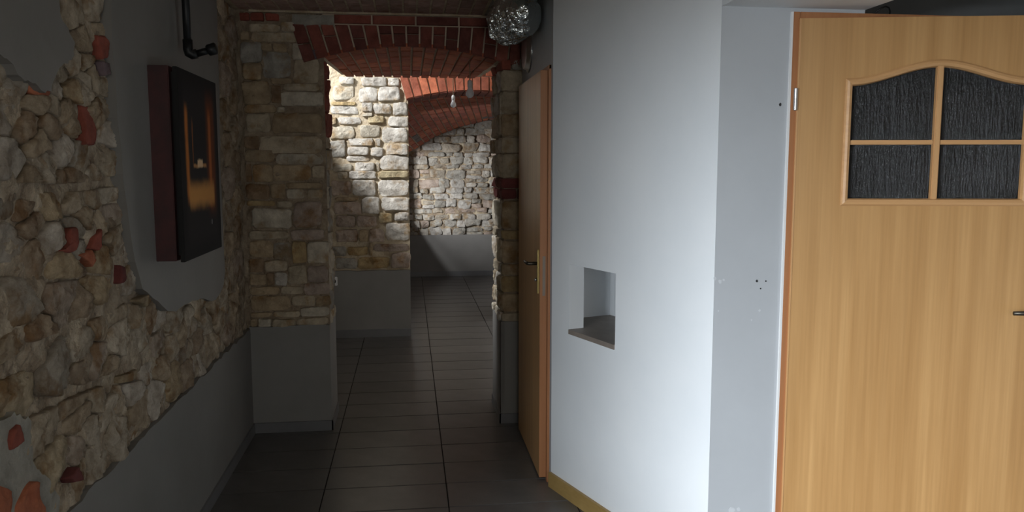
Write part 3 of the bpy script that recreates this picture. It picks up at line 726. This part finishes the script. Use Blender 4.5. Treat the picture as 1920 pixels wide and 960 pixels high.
YE = 2.748; XE = 1.089; FX0 = 1.345; FX1 = 1.374; ZB = 2.160; ZF = 2.146; BX1 = 1.622
we = multibox('wall_entrance', [(XE, FX0, YE, YE + 0.25, 0, ZC), (FX0, BX1, YE, YE + 0.12, ZF, ZC), (2.335, 2.8, YE, YE + 0.25, 0, ZF)], M['bluegrey'])
meta(we, 'pale blue-grey wall strip between the niche wall and wooden door', 'wall', kind='structure')
beam = multibox('trim_1', [(XE, BX1, -2.0, YE - 0.0005, ZB, ZC + 0.004)], M['white'])
meta(beam, 'white boxed beam running overhead to the wooden door', 'beam', kind='structure')
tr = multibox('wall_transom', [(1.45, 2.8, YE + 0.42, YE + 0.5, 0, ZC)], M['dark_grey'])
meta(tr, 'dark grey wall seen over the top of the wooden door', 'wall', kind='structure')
# pits and chips in the wall strip
for px, py, r, k in ((1463, 196, 0.0052, 'hole'), (1419, 527, 0.0045, 'hole'), (1436, 527, 0.003, 'hole'), (1426, 541, 0.0028, 'hole'), (1424, 582, 0.0045, 'chip'), (1347, 583, 0.003, 'chip'), (1409, 600, 0.003, 'chip'), (1350, 528, 0.007, 'chip'), (1341, 522, 0.006, 'chip'), (1357, 525, 0.004, 'chip'), (1372, 957, 0.012, 'chip'), (1385, 955, 0.008, 'chip')):
    q = onY(px, py, YE); n = 9
    pts = [(r * random.uniform(0.7, 1.15) * math.cos(2 * math.pi * i / n), r * random.uniform(0.8, 1.3) * math.sin(2 * math.pi * i / n)) for i in range(n)]
    prism('screw_hole' if k == 'hole' else 'paint_chip', pts, 0.002, X, Z, -Y, (q.x, YE + 0.0012, q.z), M[k], we)

# ---- wooden door with arched window
d1 = empty('door_1', (FX1, YE, 0))
meta(d1, 'light wooden door ajar with four-pane arched textured window', 'door', kind='structure')
fr = multibox('door_frame', [(FX0 - FX1 + 0.004, 0.0, -0.012, 0.10, 0, ZF), (0.0, 0.95, -0.012, 0.10, ZF - 0.032, ZF), (0.92, 0.955, -0.012, 0.10, 0, ZF)], M['wood_frame'], d1, bev=0.002)
multibox('caulk_bead', [(FX0 - FX1 - 0.003, FX0 - FX1 + 0.004, -0.010, 0.0, 0, ZF)], M['white_plastic'], d1)
LA = math.radians(-11.5); LW = 0.90; LZ = 2.122; LT = 0.04
leaf = empty('leaf', (0.0, -0.020, 0)); leaf.rotation_euler = (0, 0, LA); leaf.parent = d1
W0, W1, WZ0, WZS, WZP = 0.175, 0.785, 1.482, 1.897, 1.960
def wtop(s):
    u = abs((s - (W0 + W1) / 2) / ((W1 - W0) / 2)); t = max(0.0, min(1.0, 1 - u))
    return WZS + (WZP - WZS) * (t * t * (3 - 2 * t)) if u < 1 else WZS
def slab_with_window():
    xs = [0.0] + [W0 + (W1 - W0) * i / 28 for i in range(29)] + [LW]; vs = []; fs = []
    def V_(x, y, z): vs.append((x, y, z)); return len(vs) - 1
    for y in (0, LT):
        for a, c in zip(xs[:-1], xs[1:]):
            if a < W0 - 1e-6 or c > W1 + 1e-6: segs = [(0.008, LZ, 0.008, LZ)]
            else: segs = [(0.008, WZ0, 0.008, WZ0), (wtop(a), LZ, wtop(c), LZ)]
            for z0a, z1a, z0c, z1c in segs: fs.append((V_(a, y, z0a), V_(c, y, z0c), V_(c, y, z1c), V_(a, y, z1a)))
    for q in ([(0, 0, .008), (0, LT, .008), (0, LT, LZ), (0, 0, LZ)], [(LW, 0, .008), (LW, LT, .008), (LW, LT, LZ), (LW, 0, LZ)], [(0, 0, LZ), (LW, 0, LZ), (LW, LT, LZ), (0, LT, LZ)],
              [(W0, 0, WZ0), (W1, 0, WZ0), (W1, LT, WZ0), (W0, LT, WZ0)], [(W0, 0, WZ0), (W0, LT, WZ0), (W0, LT, WZS), (W0, 0, WZS)], [(W1, 0, WZ0), (W1, LT, WZ0), (W1, LT, WZS), (W1, 0, WZS)]):
        fs.append(tuple(V_(*v) for v in q))
    for a, c in zip(xs[1:-2], xs[2:-1]): fs.append((V_(a, 0, wtop(a)), V_(c, 0, wtop(c)), V_(c, LT, wtop(c)), V_(a, LT, wtop(a))))
    return mesh('panel', vs, fs, M['wood'], leaf)
slab_with_window()
multibox('leaf_edge', [(-0.006, 0.0006, -0.002, LT - 0.004, 0.008, LZ)], M['wood_z'], leaf, bev=0.0015)
# moulding swept around the window
def sweep(name, path, closed, prof, mat):
    """path of (s,z); prof of (outward offset, y)"""
    k = len(path); vs = []; fs = []; m_ = len(prof)
    for i, p in enumerate(path):
        a = path[(i - 1) % k] if closed or i > 0 else p; c = path[(i + 1) % k] if closed or i < k - 1 else p
        d0 = Vector((p[0] - a[0], p[1] - a[1])); d1_ = Vector((c[0] - p[0], c[1] - p[1]))
        if d0.length < 1e-9: d0 = d1_
        if d1_.length < 1e-9: d1_ = d0
        d0.normalize(); d1_.normalize()
        nn = Vector((d0.y, -d0.x)) + Vector((d1_.y, -d1_.x)); nn.normalize(); s_ = 1 / max(0.5, nn.dot(Vector((d0.y, -d0.x))))
        for off, y in prof: vs.append((p[0] + nn.x * off * s_, y, p[1] + nn.y * off * s_))
    for i in range(k if closed else k - 1):
        for j in range(m_):
            fs.append((i * m_ + j, i * m_ + (j + 1) % m_, ((i + 1) % k) * m_ + (j + 1) % m_, ((i + 1) % k) * m_ + j))
    if not closed: fs += [tuple(range(m_)), tuple(range((k - 1) * m_, k * m_))]
    return mesh(name, vs, fs, mat, leaf)
# counter-clockwise seen from the front: bottom-left, bottom-right, top-right, along the curve, top-left
PR = [(0.016, 0.0), (0.016, -0.004), (0.011, -0.009), (0.003, -0.012), (-0.006, -0.008), (-0.010, 0.002), (-0.010, 0.014), (0.0, 0.014)]
topc = [(W0 + (W1 - W0) * (1 - i / 28), wtop(W0 + (W1 - W0) * (1 - i / 28))) for i in range(29)]
sweep('window_moulding', [(W0, WZ0), (W1, WZ0)] + topc, True, PR, M['wood_x'])
WM = (W0 + W1) / 2; WZM = 1.690
multibox('muntin', [(WM - 0.011, WM + 0.011, -0.006, 0.016, WZ0 + 0.006, wtop(WM) - 0.004)], M['wood_z'], leaf, bev=0.003)
multibox('muntin', [(W0 + 0.006, WM - 0.010, -0.003, 0.016, WZM - 0.008, WZM + 0.008)], M['wood_x'], leaf, bev=0.003)
multibox('muntin', [(WM + 0.010, W1 - 0.006, -0.003, 0.016, WZM - 0.008, WZM + 0.008)], M['wood_x'], leaf, bev=0.003)
for s0, s1 in ((W0, WM), (WM, W1)):
    multibox('pane', [(s0 + 0.001, s1 - 0.001, 0.018, 0.023, WZ0, WZM)], M['glass'], leaf)
    k = 14; cols = [s0 + 0.001 + (s1 - s0 - 0.002) * i / k for i in range(k + 1)]
    poly = [(s0 + 0.001, WZM), (s1 - 0.001, WZM)] + [(s, wtop(s)) for s in reversed(cols)]
    prism('pane', poly, 0.005, X, Z, Y, (0, 0.018, 0), M['glass'], leaf)
# hinge and lever handle
hg = lathe('hinge', [(0.004, -0.040), (0.0075, -0.037), (0.0075, -0.001), (0.0066, 0.0), (0.0075, 0.001), (0.0075, 0.037), (0.004, 0.040)], M['steel'], d1, 16, (-0.012, -0.022, 1.842))
for p_ in hg.data.polygons: p_.use_smooth = False
lathe('hinge', [(0.004, -0.040), (0.0075, -0.037), (0.0075, -0.001), (0.0066, 0.0), (0.0075, 0.001), (0.0075, 0.037), (0.004, 0.040)], M['steel'], d1, 16, (-0.012, -0.022, 0.22))
multibox('handle', [(0.833, 0.873, -0.008, 0.0, 0.93, 1.16)], M['brass'], leaf, bev=0.003)
tube('handle_lever', [(0.852, -0.005, 1.092), (0.852, -0.050, 1.092), (0.846, -0.056, 1.092), (0.80, -0.056, 1.093), (0.752, -0.054, 1.092)], [0.009, 0.009, 0.0095, 0.0085, 0.0075], M['bronze'], leaf, 12)
# loop of cable over the frame
q0 = onY(1652, 31, YE); pts = [Vector((q0.x + u, YE + 0.05 - 0.02 * math.sin(w * 2), ZF + 0.004 + hgt)) for u, hgt, w in
     ((0.0, 0.0, 0), (0.006, 0.014, .3), (0.018, 0.024, .7), (0.035, 0.031, 1), (0.055, 0.030, 1.4), (0.070, 0.022, 1.8), (0.076, 0.008, 2.2), (0.078, 0.0, 2.4), (0.15, 0.002, 2.6), (0.22, 0.006, 3), (0.30, 0.0, 3.2))]
cb = tube('cable', pts, 0.0032, M['cable'], None, 8)
meta(cb, 'thin black cable looped on top of the wooden door frame', 'cable')

# ---- brown passage door
random.seed(97)
d2 = empty('door_2', (XR, 4.72, 0))
meta(d2, 'brown wooden door with brass lever handle in the passage', 'door', kind='structure')
DY0, DY1, DZ = 3.935 - 4.72, 0.0, 2.075
multibox('leaf', [(-0.045, -0.004, DY0, DY1, 0.012, DZ)], M['wood'], d2, bev=0.002)
multibox('leaf_edge', [(-0.0455, -0.0045, DY0 - 0.004, DY0 + 0.0005, 0.012, DZ)], M['wood_frame'], d2, bev=0.001)
multibox('door_frame', [(-0.012, 0.002, DY0 - 0.045, DY0 - 0.008, 0, DZ + 0.02), (-0.010, 0.002, DY0 - 0.045, DY1 + 0.03, DZ + 0.002, DZ + 0.022)], M['wood_frame'], d2, bev=0.001)
multibox('latch_plate', [(-0.032, -0.018, DY0 - 0.0055, DY0 - 0.003, 0.96, 1.16)], M['dull'], d2)
hd = multibox('handle_plate', [(-0.052, -0.044, DY0 + 0.03, DY0 + 0.068, 0.965, 1.19)], M['brass'], d2, bev=0.003)
tube('handle_lever', [(-0.05, DY0 + 0.05, 1.118), (-0.095, DY0 + 0.05, 1.118), (-0.10, DY0 + 0.058, 1.118), (-0.10, DY0 + 0.11, 1.118), (-0.098, DY0 + 0.165, 1.117)], [0.009, 0.009, 0.009, 0.008, 0.007], M['bronze'], d2, 12)
lathe('key_cylinder', [(0.001, 0.0), (0.008, 0.0), (0.008, 0.012), (0.001, 0.012)], M['steel'], d2, 12, (-0.052, DY0 + 0.05, 1.035)).rotation_euler = (0, -math.pi / 2, 0)

# ------------------------------------------------------------------ framed picture box on the left wall
def picture():
    o = empty('picture_box', (-0.948, 3.13, 1.25))
    multibox('box', [(0.0, 0.076, 0.0, 0.60, 0.0, 0.725)], M['maroon'], o, bev=0.003)
    multibox('spacer', [(0.076, 0.090, 0.03, 0.57, 0.02, 0.705)], M['black_matt'], o)
    multibox('canvas', [(0.090, 0.106, 0.0, 0.60, -0.004, 0.722)], M['black_matt'], o, bev=0.0015); cvs = o.children[-1]
    m, nt, b = new_mat('printed_night_doorway')
    tc = nd(nt, 'ShaderNodeTexCoord'); sp = nd(nt, 'ShaderNodeSeparateXYZ'); nt.links.new(tc.outputs['Object'], sp.inputs[0])
    nz = noise_node(nt, 14, 4)
    def math_(op, a, c):
        n = nd(nt, 'ShaderNodeMath', operation=op)
        for i, v in enumerate((a, c)):
            if isinstance(v, (int, float)): n.inputs[i].default_value = v
            else: nt.links.new(v, n.inputs[i])
        return n.outputs[0]
    yy = math_('ADD', sp.outputs[1], math_('MULTIPLY', math_('SUBTRACT', nz.outputs[0], 0.5), 0.02)); zz = math_('ADD', sp.outputs[2], math_('MULTIPLY', math_('SUBTRACT', nz.outputs[0], 0.5), 0.03))
    def band(v, a, c, soft):
        r1 = nd(nt, 'ShaderNodeMapRange'); r1.interpolation_type = 'SMOOTHSTEP'; r2 = nd(nt, 'ShaderNodeMapRange'); r2.interpolation_type = 'SMOOTHSTEP'
        for r_, lo, hi in ((r1, a - soft, a + soft), (r2, c + soft, c - soft)):
            nt.links.new(v, r_.inputs[0]); r_.inputs[1].default_value = lo; r_.inputs[2].default_value = hi
        return math_('MULTIPLY', r1.outputs[0], r2.outputs[0])
    col = (0.012, 0.012, 0.013)
    for yb, zb, c in (((.06, .54, .03), (.05, .66, .05), (0.022, 0.020, 0.021)),
                      ((.075, .115, .016), (.22, .58, .03), (0.50, 0.17, 0.035)),
                      ((.172, .184, .006), (.37, .53, .03), (0.28, 0.10, 0.03)),
                      ((.40, .53, .03), (.18, .64, .06), (0.14, 0.035, 0.012)),
                      ((.43, .47, .014), (.20, .58, .05), (0.42, 0.12, 0.03)),
                      ((.10, .50, .014), (.20, .285, .03), (0.60, 0.28, 0.08)),
                      ((.18, .38, .006), (.352, .366, .005), (0.5, 0.25, 0.10)),
                      ((.24, .32, .008), (.352, .382, .006), (0.8, 0.55, 0.32)),
                      ((.43, .445, .004), (.112, .128, .004), (0.25, 0.25, 0.25))):
        col = mixc(nt, col, c, math_('MULTIPLY', band(yy, *yb), band(zz, *zb)), 'MIX')
    nt.links.new(col, b.inputs['Base Color']); b.inputs['Roughness'].default_value = 0.7; b.inputs['Specular IOR Level'].default_value = 0.15
    mesh('print', [(0.1065, 0.002, -0.002), (0.1065, 0.598, -0.002), (0.1065, 0.598, 0.72), (0.1065, 0.002, 0.72)], [(0, 1, 2, 3)], m, cvs)
    return meta(o, 'dark canvas picture of a glowing doorway mounted on a maroon box', 'picture')
picture()

# ------------------------------------------------------------------ black pipe above the picture
pp = empty('wall_pipe', (-0.92, 3.45, 2.07))
a0 = onX(353, 102, -0.905); P0 = Vector((a0.x, a0.y, a0.z)); R0 = P0 - Vector((-0.92, 3.45, 2.07))
tube('upright_pipe', [R0 + Vector((0, 0.0, 0.02)), R0 + Vector((0, -0.005, 0.2)), R0 + Vector((0, -0.01, 0.425))], 0.016, M['black'], pp, 14)
tube('elbow', [R0 + Vector((0, -0.001, 0.06)), R0 + Vector((0, 0, 0.02)), R0 + Vector((0.004, 0.001, 0.006)), R0 + Vector((0.014, 0.002, 0.0)), R0 + Vector((0.035, 0.003, 0.004))], [0.02, 0.02, 0.021, 0.02, 0.02], M['black'], pp, 14)
tube('side_pipe', [R0 + Vector((0.03, 0.003, 0.003)), R0 + Vector((0.085, 0.008, 0.020))], 0.0145, M['black'], pp, 14)
tube('end_socket', [R0 + Vector((0.075, 0.007, 0.017)), R0 + Vector((0.08, 0.0075, 0.019)), R0 + Vector((0.108, 0.010, 0.028)), R0 + Vector((0.112, 0.010, 0.029))], [0.019, 0.024, 0.025, 0.020], M['black'], pp, 14)
multibox('pipe_clip', [(-0.05, 0.0, -0.01, 0.01, -0.008, 0.008)], M['black'], pp, (R0.x, R0.y, R0.z + 0.25))
meta(pp, 'black iron wall pipe with elbow and open socket above the picture', 'pipe')

# ------------------------------------------------------------------ hanging bulbs
def bulb(bottom, cord_top, scale, label):
    o = empty('pendant_bulb', bottom); s = scale
    lathe('glass_bulb', [(0.001, 0.0), (0.010 * s, 0.002 * s), (0.020 * s, 0.008 * s), (0.027 * s, 0.019 * s), (0.0295 * s, 0.031 * s), (0.027 * s, 0.043 * s), (0.020 * s, 0.056 * s), (0.015 * s, 0.068 * s), (0.0135 * s, 0.078 * s)], M['bulb'], o, 20)
    lathe('socket', [(0.013 * s, 0.074 * s), (0.017 * s, 0.076 * s), (0.0175 * s, 0.112 * s), (0.014 * s, 0.122 * s), (0.006 * s, 0.128 * s)], M['white_plastic'], o, 16)
    tube('cord', [(0, 0, 0.124 * s), (0.001, 0, (cord_top - bottom[2]) * 0.6), (0, 0, cord_top - bottom[2])], 0.0035, M['cord'], o, 8)
    return meta(o, label, 'bulb')
M['cord'] = plain('tan_flex', (0.30, 0.22, 0.14), 0.6)
q = onY(881, 184, 5.3); bulb((q.x, q.y, q.z), soff_z(q.x, 5.3) + 0.0, 0.92, 'larger white bulb on a long cord under the brick arch')
q = onY(850, 202, 6.8); bulb((q.x, q.y, q.z), 3.45, 0.82, 'smaller white bulb hanging farther back before the rear vault')

# ------------------------------------------------------------------ foil duct and round vent collar
random.seed(99)
du = empty('foil_duct', (0.545, 4.24, 2.275))
path = []; ND = 150
for i in range(ND):
    t = i / (ND - 1); path.append((0.02 * t, 0.16 - 0.42 * t, 0.098 + 0.006 * math.sin(t * 5)))
KD = int(ND * 0.62)
rr_ = [0.112 * (1.0 if i < KD else math.sqrt(max(0.015, 1 - ((i - KD) / (ND - KD)) ** 2.2))) for i in range(ND)]
def crinkle(i, j):
    a = j * math.pi / 36; c, s_ = math.cos(a), math.sin(a)
    return 1 + 0.06 * math.sin(i * 0.9 + 1.5 * noise.noise(Vector((i * .05, 2 * c, 2 * s_)))) * (0.4 + abs(noise.noise(Vector((i * 0.12, 2.5 * c, 2.5 * s_ + 7)))) * 2) + 0.08 * noise.noise(Vector((i * 0.10, 3 * c, 3 * s_))) + 0.03 * noise.noise(Vector((i * 0.4, 7 * c, 7 * s_))) - (0.25 if i == 0 else 0.1 if i == 1 else 0)
tube('foil_sleeve', path, rr_, M['foil'], du, 72, ripple=crinkle)
for p_ in du.children[0].data.polygons: p_.use_smooth = False
tube('wire_ring', [(0.112 * math.cos(a), 0.155, 0.108 + 0.112 * math.sin(a)) for a in [2 * math.pi * k / 40 for k in range(41)]], 0.003, M['steel'], du, 8)
meta(du, 'crinkled silver foil duct hanging under the ceiling', 'duct')
vc = empty('vent_collar', (XR, 4.62, 2.268))
ringp = [(0.0, 0.122 * math.cos(2 * math.pi * k / 40), 0.122 * math.sin(2 * math.pi * k / 40)) for k in range(41)]
o = lathe('flange', [(0.098, 0.0), (0.126, 0.0), (0.126, 0.006), (0.112, 0.010), (0.106, 0.030), (0.098, 0.030)], M['steel'], vc, 40); o.rotation_euler = (0, -math.pi / 2, 0)
o = lathe('back_disc', [(0.001, 0.0), (0.1, 0.0), (0.1, 0.004), (0.001, 0.004)], M['black_matt'], vc, 32); o.rotation_euler = (0, -math.pi / 2, 0)
meta(vc, 'round metal vent collar on the wall above the brown door', 'vent')

# ------------------------------------------------------------------ near room around the viewpoint
wk = multibox('wall_near', [(-1.3, -0.25, -2.3, -2.1, 0, ZC + .1), (0.95, 3.0, -2.3, -2.1, 0, ZC + .1), (-0.25, 0.95, -2.3, -2.1, 0, 0.7), (-0.25, 0.95, -2.3, -2.1, 2.2, ZC + .1), (2.8, 3.0, -2.2, YE + 0.5, 0, ZC + .1)], M['plaster_room'])
meta(wk, 'plain plaster walls of the near room behind the viewpoint', 'wall', kind='structure')
w1 = multibox('window_1', [(-1.30, -1.24, -1.0, -0.94, 0.85, WT), (-1.30, -1.24, WJ - .05, WJ, 0.85, WT), (-1.30, -1.24, -0.94, WJ - .05, 0.85, 0.90), (-1.30, -1.24, -0.94, WJ - .05, WT - .05, WT), (-1.29, -1.25, 0.10, 0.14, 0.90, WT - .05)], M['white_plastic'])
meta(w1, 'white framed window in the rubble wall beside the viewpoint', 'window', kind='structure')
w4 = multibox('window_fill', [(-0.25, -0.19, -2.28, -2.2, 0.7, 2.2), (0.89, 0.95, -2.28, -2.2, 0.7, 2.2), (-0.19, 0.89, -2.28, -2.2, 0.7, 0.76), (-0.19, 0.89, -2.28, -2.2, 2.14, 2.2), (0.33, 0.37, -2.27, -2.21, 0.76, 2.14)], M['white_plastic'])  # invented window frame, unseen, around the added fill lamp
meta(w4, 'added white window frame for the fill lamp behind the viewpoint', 'window', kind='structure')
